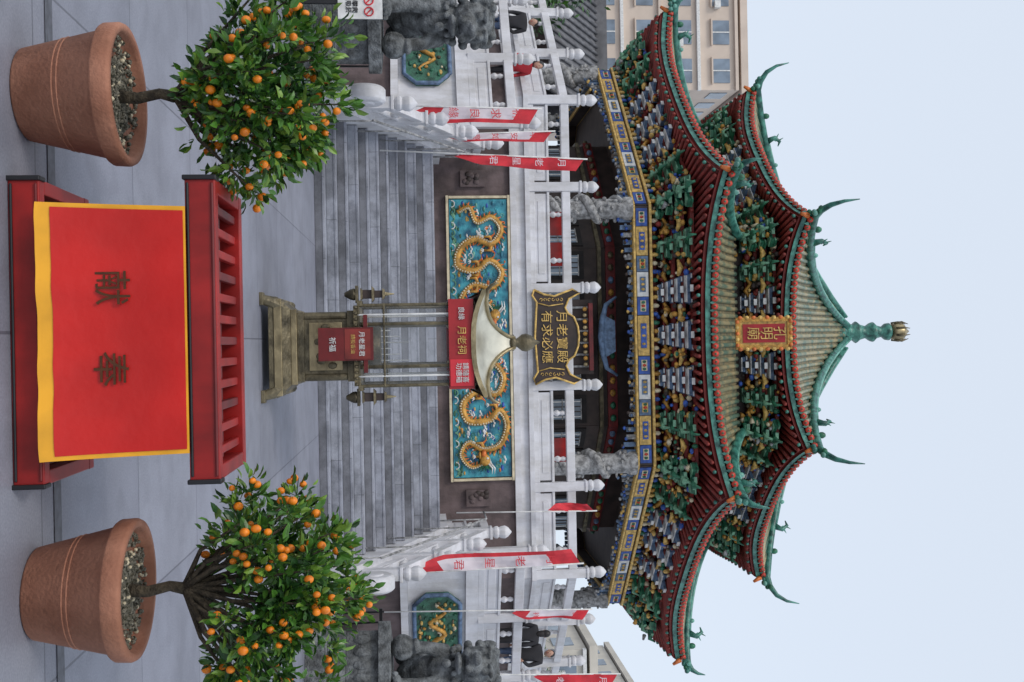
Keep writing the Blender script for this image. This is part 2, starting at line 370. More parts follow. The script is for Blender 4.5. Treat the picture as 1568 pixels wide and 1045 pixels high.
for s in(-1,1):
    p.tube([(s*.70,Yp-.06,4.08),(s*.64,Yp-.06,4.3),(s*.68,Yp-.06,4.60)],.012,'goldp',6)
    for q in range(6): p.tube([(s*.77+.03*math.cos(a+q),Yp-.06,4.14+.085*q+.03*math.sin(a+q)) for a in (0,1.2,2.4,3.6,4.8)],.008,'goldp',5)
p.build('board',pl)
text('月老寶殿',(0,Yp-.06,4.55),.25,'goldp',pl,sp=1.1); text('有求必應',(0,Yp-.06,4.24),.25,'goldp',pl,sp=1.1)

# ------------------------------------------------------------------ pavilion
CY=32.5
pav=empty('octagonal_temple_pavilion',(0,CY,ZT))
def fr(k):
    a=rad(-90+45*k); return Vector((math.cos(a),math.sin(a),0)),Vector((-math.sin(a),math.cos(a),0))
Cc=Vector((0,CY,0))
def surf(k,s,q,P):
    n,t=fr(k); a=P['ae']+(P['at']-P['ae'])*q
    e=P['ext']*abs(s)**5*(1-q)**2
    z=P['ze']+(P['zt']-P['ze'])*(q*(P['c']+(1-P['c'])*q))+P['lift']*abs(s)**2.6*(1-q)**1.6
    return Cc+n*(a+e)+t*(s*(a+e)*T225)+Vector((0,0,z))
def roof(P,nm,wall_a,zs):
    r=MB(); tb=MB(); ed=MB(); so=MB(); ri=MB()
    for k in range(8):
        n,t=fr(k)
        NS,NQ=20,8
        vs=[surf(k,-1+2*i/NS,j/NQ,P)-Vector((0,0,.03)) for j in range(NQ+1) for i in range(NS+1)]
        fs=[(j*(NS+1)+i,j*(NS+1)+i+1,(j+1)*(NS+1)+i+1,(j+1)*(NS+1)+i) for j in range(NQ) for i in range(NS)]
        r.add(vs,fs,'tileb',smooth=True)
        he=P['ae']*T225; nr=P['nr']
        for i in range(nr):
            x=-he+2*he*(i+.5)/nr; pts=[]
            qm=1.0
            if abs(x)>P['at']*T225: qm=(abs(x)/T225-P['ae'])/(P['at']-P['ae'])
            m=max(3,int(8*qm)+2)
            for j in range(m):
                q=qm*j/(m-1)*.99; a=P['ae']+(P['at']-P['ae'])*q
                pts.append(surf(k,max(-1,min(1,x/(a*T225))),q,P))
            tb.tube(pts,.062,'tile',6)
            e=pts[0]; ed.tube([e+n*.06,e-n*.02],[.078,.078],'tilered',8); ed.ball(e+n*.05,(.03,.03,.03),'green',n=6)
            w=he/nr
            e2=surf(k,max(-1,min(1,(x+w)/he)),0,P)
            ed.add([e2+n*.04-t*w*.7,e2+n*.04+t*w*.7,e2+n*.04-Vector((0,0,.13))],[(0,1,2)],'teal')
        for i in range(NS):
            a=surf(k,-1+2*i/NS,0,P);b=surf(k,-1+2*(i+1)/NS,0,P); dz=Vector((0,0,1))
            so.add([a-dz*.10,b-dz*.10,b-dz*.22,a-dz*.22],[(0,1,2,3)],'teal')
            so.add([a-dz*.22-n*.06,b-dz*.22-n*.06,b-dz*.30-n*.06,a-dz*.30-n*.06],[(0,1,2,3)],'redw')
            ia=Cc+n*wall_a+t*((-1+2*i/NS)*wall_a*T225)+Vector((0,0,zs)); ib=Cc+n*wall_a+t*((-1+2*(i+1)/NS)*wall_a*T225)+Vector((0,0,zs))
            so.add([a-dz*.24,b-dz*.24,ib,ia],[(0,1,2,3)],'redd')
        nf=int(nr*.9)
        for i in range(nf):
            s=-1+2*(i+.5)/nf
            a=surf(k,s,0,P)-Vector((0,0,.37))-n*.05; ia=Cc+n*wall_a+t*(s*wall_a*T225)+Vector((0,0,zs-.1))
            d=(a-ia); so.tube([ia,ia+d*.97],.05,'redw',6); so.ball(ia+d*.985,(.05,.05,.05),'teal' if i%2 else 'redw',n=8)
        pts=[surf(k,1,1-j/10,P)+Vector((0,0,.10)) for j in range(11)]
        dirn=(n+fr(k+1)[0]).normalized()
        e=pts[-1]; tl=P['tail']; Z=Vector((0,0,1))
        ext=[e+dirn*.3*tl+Z*.06*tl,e+dirn*.6*tl+Z*.24*tl,e+dirn*.8*tl+Z*.55*tl,e+dirn*.9*tl+Z*.95*tl]
        ri.tube(pts+ext,[.11]*11+[.09,.07,.045,.012],'teal',8)
        ri.tube([p_+Z*.10 for p_ in pts[:9]],.045,'tealp',6)
        ri.tube([p_-Z*.05 for p_ in pts[:11]],.075,'tealp',6)
        q=pts[8]+Z*.1; ri.tube([q,q+dirn*.10+Z*.20,q-dirn*.02+Z*.36,q-dirn*.16+Z*.32],[.10,.07,.05,.015],'teal',7)
        ri.tube([q+Z*.2,q+dirn*.22+Z*.30],[.05,.008],'tealp',5); ri.tube([q+Z*.3,q+dirn*.1+Z*.46],[.035,.005],'green',5)
        ri.ball(pts[9]+Z*.16,(.09,.09,.11),'green'); ri.ball(pts[7]+Z*.14,(.07,.07,.09),'tealp')
        for j in range(6): ri.ball(e+dirn*(.05+.06*j)+t*random.uniform(-.1,.1)+Z*random.uniform(-.2,.05),(.08,.08,.07),random.choice(['teal','tealp','green']))
        ri.tube([e-Z*.2,e+dirn*.12-Z*.42],[.08,.04],'orange',7)
    r.build(nm+'_bed',pav); tb.build(nm+'_tile_ribs',pav); ed.build(nm+'_tile_ends',pav); so.build(nm+'_soffit',pav); ri.build(nm+'_hip_ridges',pav)
L=dict(ae=8.95,at=6.2,ze=8.55,zt=9.95,ext=.30,lift=.42,c=.6,nr=40,tail=.50)
U=dict(ae=6.95,at=.5,ze=11.20,zt=15.35,ext=.25,lift=.45,c=.55,nr=34,tail=.90)
roof(L,'lower_roof',7.7,8.35)
roof(U,'upper_roof',6.2,11.15)
f=MB()
f.lathe([(.62,15.1),(.66,15.3),(.5,15.45),(.34,15.56),(.26,15.8),(.36,15.92),(.26,16.05),(.20,16.25),(.30,16.4),(.33,16.5),(.22,16.62),(.17,16.8),(.27,16.92),(.29,17.05),(.18,17.12)],(0,CY,0),'teal',16)
f.lathe([(.18,17.1),(.27,17.18),(.30,17.3),(.30,17.46),(.24,17.56),(.17,17.6),(.08,17.68),(.02,17.75)],(0,CY,0),'bronzel',12)
for k in range(8):
    a=rad(k*45+22.5); f.tube([(.30*math.cos(a),CY+.30*math.sin(a),17.2),(.34*math.cos(a),CY+.34*math.sin(a),17.45),(.26*math.cos(a),CY+.26*math.sin(a),17.68)],[.035,.03,.01],'bronze',6)
f.build('finial',pav)

def face_box(mb,k,a,x,z,d,m):
    n,t=fr(k); c=Cc+n*a+t*x+Vector((0,0,z))
    mb.box(c,d,m,rz=rad(45*k))
def band(mb,k,a,z,h,m,dep=.2): face_box(mb,k,a,0,z,(2*(a+dep*.4)*T225,dep,h),m)
def brackets(nm,a0,a1,z0,z1,ng,seed,tiers=4):
    rr=random.Random(seed); mb=MB(); fg=MB()
    for k in range(8):
        n,t=fr(k)
        for j in range(tiers+1):
            f=j/tiers; band(mb,k,a0+(a1-a0)*f-.25,z0+(z1-z0)*f,.09,'redw',.22)
        band(mb,k,a0-.5,(z0+z1)/2,z1-z0+.3,'redd',.1)
        W=2*a0*T225
        for gi in range(ng+1):
            x0=-W/2+W*gi/ng; corner=gi in(0,ng); near=gi in(1,ng-1)
            cm=('green','lgreen') if (corner or near) else ('blueg','wpaint')
            for j in range(tiers):
                f=(j+.5)/tiers; a=a0+(a1-a0)*f; z=z0+(z1-z0)*(j+.35)/tiers; th=(z1-z0)/tiers
                wdt=.40+.10*j
                x=x0*(1+ (a/a0-1)*(1 if corner else .6))
                face_box(mb,k,a-.12,x,z,(wdt,.22,th*.42),cm[0]); face_box(mb,k,a-.12,x,z-th*.27,(wdt*.92,.235,th*.14),cm[1])
                face_box(mb,k,a,x,z+th*.02,(.15,.5,th*.4),cm[0] if not corner else 'teal'); face_box(mb,k,a+.255,x,z+th*.02,(.16,.02,th*.42),cm[1])
                for s in(-1,1):
                    face_box(mb,k,a-.1,x+s*wdt*.44,z+th*.36,(.14,.22,th*.28),cm[0]); face_box(mb,k,a+.015,x+s*wdt*.44,z+th*.36,(.10,.02,th*.17),cm[1])
                if corner or near:
                    s=1 if gi>ng/2 else -1
                    p_=Cc+n*(a)+t*x+Vector((0,0,z)); q=p_+n*.3+t*s*.15
                    mb.tube([p_,q+Vector((0,0,-.05)),q+n*.10+Vector((0,0,.1))],[.07,.055,.02],'green' if j%2 else 'lgreen',6)
            if gi<ng:
                xm=x0+W/ng/2
                for q in range(28):
                    f=rr.uniform(.0,1); p_=Cc+n*(a0+(a1-a0)*f+.02)+t*(xm*(1+(a1/a0-1)*f)+rr.uniform(-.26,.26))+Vector((0,0,z0+(z1-z0)*f+rr.uniform(-.14,.12)))
                    s_=rr.uniform(.025,.07); fg.ball(p_,(s_*rr.uniform(.8,1.6),s_,s_*rr.uniform(.8,1.5)),rr.choice(['gold','goldp','gold','bronze','green','darkwood','redw','darkwood','blue','cream']),n=6)
                p_=Cc+n*(a0+.15)+t*xm+Vector((0,0,z0+.15))
                fg.tube([p_+t*-.28,p_+t*-.1+Vector((0,0,.12)),p_+t*.08+Vector((0,0,-.02)),p_+t*.28+Vector((0,0,.1))],[.04,.07,.07,.03],'gold',6)
                p_=Cc+n*(a0+.45*(a1-a0)+.2)+t*xm*1.04+Vector((0,0,z0+.55*(z1-z0)))
                fg.tube([p_-t*.2,p_+Vector((0,0,.07)),p_+t*.2],[.03,.08,.03],'goldp',6)
        cd=(n+fr(k+1)[0]).normalized()
        for q in range(30):
            f=rr.uniform(0,1); rc=(a0+(a1-a0)*f)/math.cos(rad(22.5))-.12
            p_=Cc+cd*rc+Vector((rr.uniform(-.3,.3),rr.uniform(-.3,.3),z0+(z1-z0)*f*.85+rr.uniform(-.22,.0)))
            fg.tube([p_,p_+Vector((rr.uniform(-.15,.15),rr.uniform(-.15,.15),rr.uniform(-.1,.15)))],[rr.uniform(.04,.09),.03],rr.choice(['cream','stone','green','lgreen','lgreen','gold']),6)
    mb.build(nm+'_dougong',pav); fg.build(nm+'_carvings',pav)
brackets('lower',7.55,8.5,7.5,8.22,6,1)
brackets('upper',5.85,6.5,10.15,10.95,6,2)
cb=MB(); ca=MB(); RC=8.2; ac=RC*math.cos(rad(22.5))
for k in range(8):
    n,t=fr(k)
    band(cb,k,ac,7.12,.34,'darkwood',.3)
    W=2*ac*T225; ns=11
    seq=['blue','goldp','blueg','wpaint','blue','goldp','blue','wpaint','blueg','goldp','blue']
    wd=[.8,1.3,.7,1.1,.8,1.8,.8,1.1,.7,1.3,.8]; tot=sum(wd); xx_=-W/2
    for i in range(ns):
        ww=W*wd[i]/tot; x=xx_+ww/2; xx_+=ww
        face_box(cb,k,ac+.16,x,7.12,(ww*.97,.03,.28),seq[i]); face_box(cb,k,ac+.185,x,7.12,(ww*.6,.02,.14),{'blue':'cream','goldp':'blue','wpaint':'blueg','blueg':'goldp'}[seq[i]])
        for s in(-1,0,1): cb.ball(Cc+n*(ac+.2)+t*(x+s*ww*.2)+Vector((0,0,7.12)),(.035,.035,.05),'goldp' if i%2 else ('green' if s else 'tilered'),n=6)
    band(cb,k,ac+.03,7.33,.06,'goldp',.4); band(cb,k,ac+.03,6.93,.05,'goldp',.36)
    for i in range(34):
        x=-W/2+W*(i+.5)/34
        hh=.08+.30*abs((i-16.5)/16.5)**4+.05*random.random(); face_box(cb,k,ac,x,6.9-hh/2,(W/34*.6,.08,hh),'blueg' if i%3 else 'stone')
        for q in range(2): cb.ball(Cc+n*(ac+.07)+t*(x+random.uniform(-.06,.06))+Vector((0,0,6.88-hh*random.uniform(.3,1.3))),(.05,.04,.04),random.choice(['blueg','darkwood','goldp','stone','blue']),n=6)
    for i in range(30):
        x=-W/2+W*(i+.5)/30; p_=Cc+n*(ac+.15)+t*x+Vector((0,0,7.43)); cb.ball(p_,(.06,.06,.08+.03*(i%2)),['goldp','cream','blue','green','gold'][i%5],n=6)
    v=Cc+(n+fr(k+1)[0]).normalized()*RC
    ca.lathe([(.36,0),(.38,.12),(.30,.2),(.33,.32),(.27,.38),(.25,.5),(.25,2.7),(.30,2.8),(.3,2.95)],(v.x,v.y,ZT),'stone',14)
    pts=[(v.x+.29*math.cos(a*.55+k),v.y+.29*math.sin(a*.55+k),ZT+.5+a*.075) for a in range(30)]
    ca.tube(pts,[.05+.06*math.sin(math.pi*i/30) for i in range(30)],'stone',7)
    for a in range(60):
        an=random.uniform(0,6.28); ca.ball((v.x+.28*math.cos(an),v.y+.28*math.sin(an),ZT+random.uniform(.45,2.8)),(random.uniform(.03,.09),random.uniform(.03,.09),random.uniform(.03,.07)),'stone',n=6)
cb.build('painted_beams',pav); ca.build('dragon_columns',pav)
iw=MB()
for k in range(8):
    ai=5.6; W=2*ai*T225
    band(iw,k,ai,5.65,3.4,'darkwood',.15)
    for s in(-1,1):
        for m in range(2):
            x=s*(W/2-.42-m*.85)
            face_box(iw,k,ai+.09,x,5.0,(.74,.05,2.0),'dark')
            face_box(iw,k,ai+.12,x,5.35,(.52,.03,1.0),'glass')
            for q in range(4): face_box(iw,k,ai+.14,x-.2+.133*q,5.35,(.025,.03,1.02),'wpaint' if q%3==0 else 'darkwood')
            for zz in(4.85,5.35,5.85): face_box(iw,k,ai+.143,x,zz,(.56,.03,.03),'stone')
    band(iw,k,ai+.12,6.4,.1,'bronze',.12); band(iw,k,ai+.12,6.7,.25,'redd',.1)
    for i in range(14):
        n,t=fr(k); iw.ball(Cc+n*(ai+.2)+t*(-W/2+W*(i+.5)/14)+Vector((0,0,6.7)),(.1,.05,.08),random.choice(['bronze','gold','blueg','green']),n=6)
def octp(R): return [(Cc+ (fr(k)[0]+fr(k+1)[0]).normalized()*R)[:2] for k in range(8)]
prism(iw,octp(8.1),7.3,7.4,'darkwood')
prism(iw,octp(6.2),7.5,10.6,'darkwood')
iw.build('inner_walls',pav)
al=MB(); ya=25.6
al.box((0,ya+.5,5.0),(1.9,.5,2.1),'darkwood')
rp=[(-1.0,6.62),(-.8,6.35),(-.4,6.25),(0,6.22),(.4,6.25),(.8,6.35),(1.0,6.62)]
al.tube([(x,ya,z) for x,z in rp],[.03,.06,.08,.09,.08,.06,.03],'blueg',8); al.box((0,ya+.05,6.42),(1.1,.2,.3),'blueg',tx=.7)
al.box((0,ya,5.95),(1.7,.15,.10),'redd')
for i in range(6): al.box((-.75+.3*i,ya+.2,5.3),(.05,.06,1.4),'stone')
for i in range(10): al.ball((-.7+.155*i,ya-.05,5.8),(.06,.04,.06),'bronzel' if i%2 else 'gold',n=6)
al.build('altar_canopy',pav)
v=MB(); zp=9.80; yp=CY-8.75
X=Matrix.Translation((0,yp,zp))@Matrix.Rotation(rad(12),4,'X')
v.box((0,0,0),(.60,.09,1.12),'goldp',X); v.box((0,-.055,0),(.44,.04,.98),'redsign',X)
for s in(-1,1):
    v.box((s*.33,-.02,0),(.10,.14,1.22),'gold',X); v.box((0,-.02,s*.6),(.76,.14,.11),'gold',X)
    for q in range(8): v.ball((s*.37,-.07,-.55+.157*q),(.055,.05,.06),'goldp' if q%2 else 'orange',X,6)
    for q in range(5): v.ball((-.28+.14*q,-.08,s*.62),(.06,.04,.05),'goldp' if q%2 else 'orange',X,6)
v.build('name_plaque_frame',pav)
text('孔\n明\n廟',(0,yp-.10,zp+.02),.32,'goldp',pav,ext=.01,tilt=102,ls=.95)

# ------------------------------------------------------------------ red altar table
tb=empty('red_offering_table',(0,4.2,0))
a=MB(); Y0=4.2;Y1=4.82;W=1.22;ZTp=.80
for z0,h in((ZTp-.12,.12),(.0,.12)):
    a.box((0,Y0+.03,z0+h/2),(W,.06,h),'red'); a.box((0,Y1-.03,z0+h/2),(W,.06,h),'red')
    for s in(-1,1): a.box((s*(W/2-.03),(Y0+Y1)/2,z0+h/2),(.058,Y1-Y0-.121,h-.004),'red')
    for s in(-1,1): a.box((s*(W/2+.0),Y0+.02,z0+h*.5),(.02,.07,h+.015),'black')
    a.box((0,Y0-.004,z0+h*.9),(W-.04,.01,.012),'redd'); a.box((0,Y0-.004,z0+h*.1),(W-.04,.01,.012),'black')
a.box((0,(Y0+Y1)/2+.02,.4),(.86,Y1-Y0-.2,.54),'redd')
a.box((0,(Y0+Y1)/2,.69),(W-.12,Y1-Y0-.13,.02),'black')
for i in range(12):
    x=-W/2+.11+i*(W-.22)/11; a.box((x,(Y0+Y1)/2,.765),(.035,Y1-Y0-.122,.03),'red' if i%3 else 'redd')
a.box((0,(Y0+Y1)/2,.745),(W-.122,.03,.02),'redd'); a.box((0,Y0+.17,.745),(W-.122,.03,.02),'redd')
a.box((0,(Y0+Y1)/2,.05),(W-.12,Y1-Y0-.13,.02),'redd')
a.build('frame',tb,bevel=.006)
c=MB(); nx,nz=32,18
def cl(u,vv,o=0):
    x=(-.5+u)*(0.985+.03*(1-vv)); z=.685-(1-vv)*.56
    fo=(.007*math.sin(u*9+vv)+.005*math.sin(u*23+vv*2.5)+.003*math.sin(u*41+vv*5))*(1-vv)**.6
    return (x,Y0-.018-o-.05*(1-vv)**2.5-fo,z)
def patch(u0,u1,v0,v1,m,o):
    vs=[cl(u0+(u1-u0)*i/nx,v0+(v1-v0)*j/nz,o) for j in range(nz+1) for i in range(nx+1)]
    c.add(vs,[(j*(nx+1)+i,j*(nx+1)+i+1,(j+1)*(nx+1)+i+1,(j+1)*(nx+1)+i) for j in range(nz) for i in range(nx)],m,smooth=True)
patch(0,1,0,1,'yellow',0); patch(.018,.982,.10,.985,'cloth',.004)
c.build('satin_cloth',tb)
text('献',(-.17,Y0-.042,.395),.145,'gtext',tb,ext=.002); text('奉',(.15,Y0-.042,.385),.145,'gtext',tb,ext=.002)

# ------------------------------------------------------------------ kumquat plants
def kumquat(x,y,seed,rx,rz,cz,cx=0,nf=100):
    rr=random.Random(seed); root=empty('potted_kumquat_tree',(x,y,0))
    p=MB()
    p.lathe([(.18,0),(.19,.01),(.265,.33),(.285,.335),(.292,.345),(.295,.40),(.288,.415),(.262,.415),(.255,.40),(.25,.37)],(x,y,0),'terra',48)
    p.lathe([(.25,.355),(.15,.372),(.001,.378)],(x,y,0),'soil',30)
    for zz in(.17,.19): p.lathe([(.2265+.038*(zz-.17)/.17,zz),(.232+.038*(zz-.17)/.17,zz+.005),(.2285+.038*(zz-.17)/.17,zz+.01)],(x,y,0),'terra',40)
    for i in range(300):
        a=rr.uniform(0,6.28); q=.24*math.sqrt(rr.random()); p.ball((x+q*math.cos(a),y+q*math.sin(a),.378),(rr.uniform(.005,.013),)*3,'soil' if i%9 else 'cream',n=5)
    p.build('terracotta_pot',root)
    b=MB(); l=MB(); fr_=MB()
    c0=Vector((x+cx,y,cz))
    b.tube([(x,y,.35),(x+.012,y,.45),(x-.008,y,.54),(x+.005,y,.60)],[.032,.024,.022,.026],'bark',9)
    centers=[]
    for i in range(38):
        u=rr.uniform(-.85,1); a=i*2.4+rr.uniform(-.3,.3); q=math.sqrt(1-u*u); k=rr.uniform(.6,1.1)
        e=c0+Vector((rx*k*q*math.cos(a),rx*.85*k*q*math.sin(a),rz*k*u))
        s=Vector((x,y,.60)); m=s*.55+e*.45+Vector((rr.uniform(-.04,.04),rr.uniform(-.04,.04),-.04))
        b.tube([s,s*.8+m*.2,m,e],[.016,.013,.009,.003],'bark',6)
        centers.append(e); 
        if rr.random()<.6: centers.append(m*.4+e*.6)
    for i in range(34):
        v=Vector((rr.gauss(0,1),rr.gauss(0,1),rr.gauss(0,1))).normalized()*rr.uniform(.3,1.0)
        if v.z<-.8: continue
        centers.append(c0+Vector((v.x*rx,v.y*rx*.85,v.z*rz)))
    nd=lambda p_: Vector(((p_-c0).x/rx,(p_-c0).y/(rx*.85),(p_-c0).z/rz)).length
    for ci,cc in enumerate(centers):
        R=rr.uniform(.05,.10)
        out=(cc-c0); out=out.normalized() if out.length>.01 else Vector((0,0,1))
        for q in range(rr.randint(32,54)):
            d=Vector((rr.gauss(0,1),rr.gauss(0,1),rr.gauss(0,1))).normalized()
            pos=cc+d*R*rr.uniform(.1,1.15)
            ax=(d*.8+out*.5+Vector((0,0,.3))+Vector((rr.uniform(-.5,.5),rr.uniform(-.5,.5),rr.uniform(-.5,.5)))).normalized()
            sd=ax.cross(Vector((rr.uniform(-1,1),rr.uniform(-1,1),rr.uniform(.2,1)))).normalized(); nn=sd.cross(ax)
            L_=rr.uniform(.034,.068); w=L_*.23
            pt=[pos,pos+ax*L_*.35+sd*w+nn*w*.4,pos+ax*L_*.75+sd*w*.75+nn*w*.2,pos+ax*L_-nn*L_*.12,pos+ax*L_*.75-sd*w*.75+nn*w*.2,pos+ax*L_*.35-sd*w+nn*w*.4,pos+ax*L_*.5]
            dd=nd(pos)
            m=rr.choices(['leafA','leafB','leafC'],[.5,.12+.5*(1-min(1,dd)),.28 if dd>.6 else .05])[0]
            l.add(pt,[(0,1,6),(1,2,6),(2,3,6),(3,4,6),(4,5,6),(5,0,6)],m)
    outer=[cc for cc in centers if nd(cc)>.6 and cc.y<c0.y+.22]
    for i in range(nf):
        cc=rr.choice(outer); o_=(cc-c0).normalized()
        d=(Vector((rr.gauss(0,1),rr.gauss(-.3,1),rr.gauss(0,1))).normalized()+o_*.5).normalized()
        q=cc+d*rr.uniform(.04,.085); r_=rr.uniform(.0125,.019)
        fr_.ball(q,(r_,r_*1.02,r_*rr.uniform(1.0,1.2)),'fruit',n=12); b.tube([q+Vector((0,0,r_)),cc],[.0018,.0022],'leafB',4)
    b.build('trunk_and_branches',root); l.build('leaves',root); fr_.build('kumquats',root)
kumquat(-.99,4.42,11,.42,.34,.97,-.03,125)
kumquat(1.08,4.42,29,.50,.34,.99,.07,135)

# ------------------------------------------------------------------ incense burner
ib=empty('brass_incense_burner',(.09,11.1,0)); bx,by=.09,11.15
a=MB()
a.box((bx,by,.10),(.98,.98,.05),'bronze')
for s in(-1,1):
    for q in(-1,1):
        a.tube([(bx+s*.42,by+q*.42,.2),(bx+s*.47,by+q*.47,.10),(bx+s*.50,by+q*.50,.0)],[.08,.06,.05],'bronze',8)
        a.box((bx+s*.50,by+q*.50,.02),(.13,.13,.04),'bronze')
a.box((bx,by,.17),(1.0,1.0,.08),'bronzel'); a.box((bx,by,.25),(.94,.94,.08),'bronze',tx=.84,ty=.84); a.box((bx,by,.32),(.78,.78,.06),'bronzel'); a.box((bx,by,.385),(.72,.72,.07),'bronze')
a.box((bx,by,.64),(.66,.66,.46),'bronze'); a.box((bx,by-.335,.64),(.5,.02,.34),'bronzel')
for q in range(9): a.ball((bx-.2+.05*q,by-.35,.64+.08*math.sin(q*1.7)),(.04,.02,.05),'bronze',n=6)
a.box((bx,by,.90),(.74,.74,.07),'bronze'); a.box((bx,by,.96),(.84,.84,.05),'bronzel')
for q in range(14): a.ball((bx-.4+.0615*q,by-.43,.96),(.022,.02,.022),'bronze',n=6)
for s in(-1,1):
    for q in(-1,1):
        a.tube([(bx+s*.32,by+q*.32,.42),(bx+s*.32,by+q*.32,.86)],.04,'bronze',8)
        a.tube([(bx+s*.42,by+q*.42,.98),(bx+s*.42,by+q*.42,2.2)],.018,'bronze',8)
        a.tube([(bx+s*.22,by+q*.4,.98),(bx+s*.22,by+q*.4,2.2)],.026,'bronze',8)
        a.tube([(bx+s*.32,by+q*.43,.98),(bx+s*.32,by+q*.43,2.2)],.012,'wpaint',6)
        for zz in(1.05,1.95): a.ball((bx+s*.22,by+q*.4,zz),.042,'bronzel',n=8)
for q in(-1,1):
    a.add([(bx-.42,by+q*.42,1.0),(bx+.42,by+q*.42,1.0),(bx+.42,by+q*.42,1.92),(bx-.42,by+q*.42,1.92)],[(0,1,2,3)],'pane')
    a.add([(bx+q*.42,by-.42,1.0),(bx+q*.42,by+.42,1.0),(bx+q*.42,by+.42,1.92),(bx+q*.42,by-.42,1.92)],[(0,1,2,3)],'pane')
for zz in(.99,1.25): 
    for q in(-1,1):
        a.box((bx,by+q*.43,zz),(.86,.02,.02),'bronze'); a.box((bx+q*.43,by,zz),(.02,.84,.02),'bronze')
for q in range(6): a.tube([(bx-.16+.065*q,by+.1,.98),(bx-.16+.065*q,by+.1,1.3+.1*(q%3))],.008,'wpaint',5)
a.lathe([(.12,.98),(.2,1.02),(.26,1.12),(.25,1.2),(.22,1.2)],(bx,by,0),'bronze',16)
a.build('body',ib,bevel=.006)
s_=MB()
for s in(-1,1):
    x=bx+s*.54
    s_.box((x,by-.3,.97),(.18,.12,.03),'bronze'); s_.lathe([(.02,.84),(.055,.90),(.065,.94),(.04,.98)],(x,by-.3,0),'bronze',8)
    for zz,w_ in((1.02,.13),(1.14,.17),(1.25,.12)): s_.box((x,by-.3,zz),(w_,w_,.025),'bronze',tx=.7,ty=.7)
    s_.box((x,by-.3,1.08),(.09,.09,.1),'darkwood'); s_.box((x,by-.3,1.195),(.075,.075,.09),'darkwood')
    s_.tube([(x,by-.3,1.25),(x,by-.3,1.36)],[.025,.006],'bronzel',6)
    s_.box((x-s*.1,by-.3,1.0),(.06,.3,.05),'bronze')
s_.build('side_lanterns',ib,bevel=.003)
r=MB()
r.box((bx-.02,by-.5,.86),(.34,.02,.56),'redd'); r.box((bx-.02,by-.512,.98),(.31,.01,.26),'redw')
r.box((bx-.02,by-.47,1.06),(.60,.05,.04),'redd')
r.box((bx,by-.46,2.05),(.94,.02,.26),'redsign'); r.box((bx,by+.46,2.05),(.94,.02,.26),'red')
for s in(-1,1): r.box((bx+s*.46,by,2.05),(.02,.9,.26),'redd')
r.box((bx+.3,by-.475,2.05),(.28,.01,.24),'fred')
r.build('red_signs',ib)
text('月老星君',(bx-.02,by-.52,1.02),.065,'wpaint',ib); text('請投香油',(bx-.02,by-.52,.93),.05,'goldp',ib); text('祈福',(bx-.02,by-.52,.72),.075,'wpaint',ib)
text('月老祠',(bx-.04,by-.485,2.05),.10,'goldp',ib); text('良緣',(bx-.32,by-.485,2.05),.07,'wpaint',ib); text('請隨喜\n功德箱',(bx+.3,by-.485,2.05),.07,'wpaint',ib)
ro=MB(); NQ=8; NS=10
for k in range(4):
    n=Vector((math.cos(rad(90*k-90)),math.sin(rad(90*k-90)),0)); t_=Vector((-n.y,n.x,0))
    vs=[]
    for j in range(NQ+1):
        q=j/NQ; aa=.50*(1-q)**1.35+.05*q
        for i in range(NS+1):
            s=-1+2*i/NS; ext=1+.12*abs(s)**4*(1-q)**3
            vs.append(Vector((bx,by,0))+n*aa*ext+t_*aa*s*ext+Vector((0,0,2.2+.44*(.45*q+.55*q**1.8)+.12*abs(s)**3*(1-q)**3)))
    ro.add(vs,[(j*(NS+1)+i,j*(NS+1)+i+1,(j+1)*(NS+1)+i+1,(j+1)*(NS+1)+i) for j in range(NQ) for i in range(NS)],'silver',smooth=True)
    for i in range(NS):
        p=vs[i];q_=vs[i+1];d=Vector((0,0,.05)); ro.add([p,q_,q_-d,p-d],[(0,1,2,3)],'bronzel')
    hip=[vs[j*(NS+1)+NS]+Vector((0,0,.01)) for j in range(NQ+1)]
    c_=hip[0]; o_=(c_-Vector((bx,by,c_.z))).normalized()
    ro.tube(hip[::-1]+[c_+o_*.06+Vector((0,0,.04)),c_+o_*.09+Vector((0,0,.11))],[.022]*(NQ+1)+[.02,.006],'bronzel',6)
ro.add([(bx-.49,by-.49,2.185),(bx+.49,by-.49,2.185),(bx+.49,by+.49,2.185),(bx-.49,by+.49,2.185)],[(0,1,2,3)],'bronze')
ro.lathe([(.08,2.6),(.09,2.64),(.045,2.67),(.09,2.73),(.10,2.78),(.075,2.84),(.03,2.88),(.005,2.93)],(bx,by,0),'bronze',14)
ro.build('roof',ib)

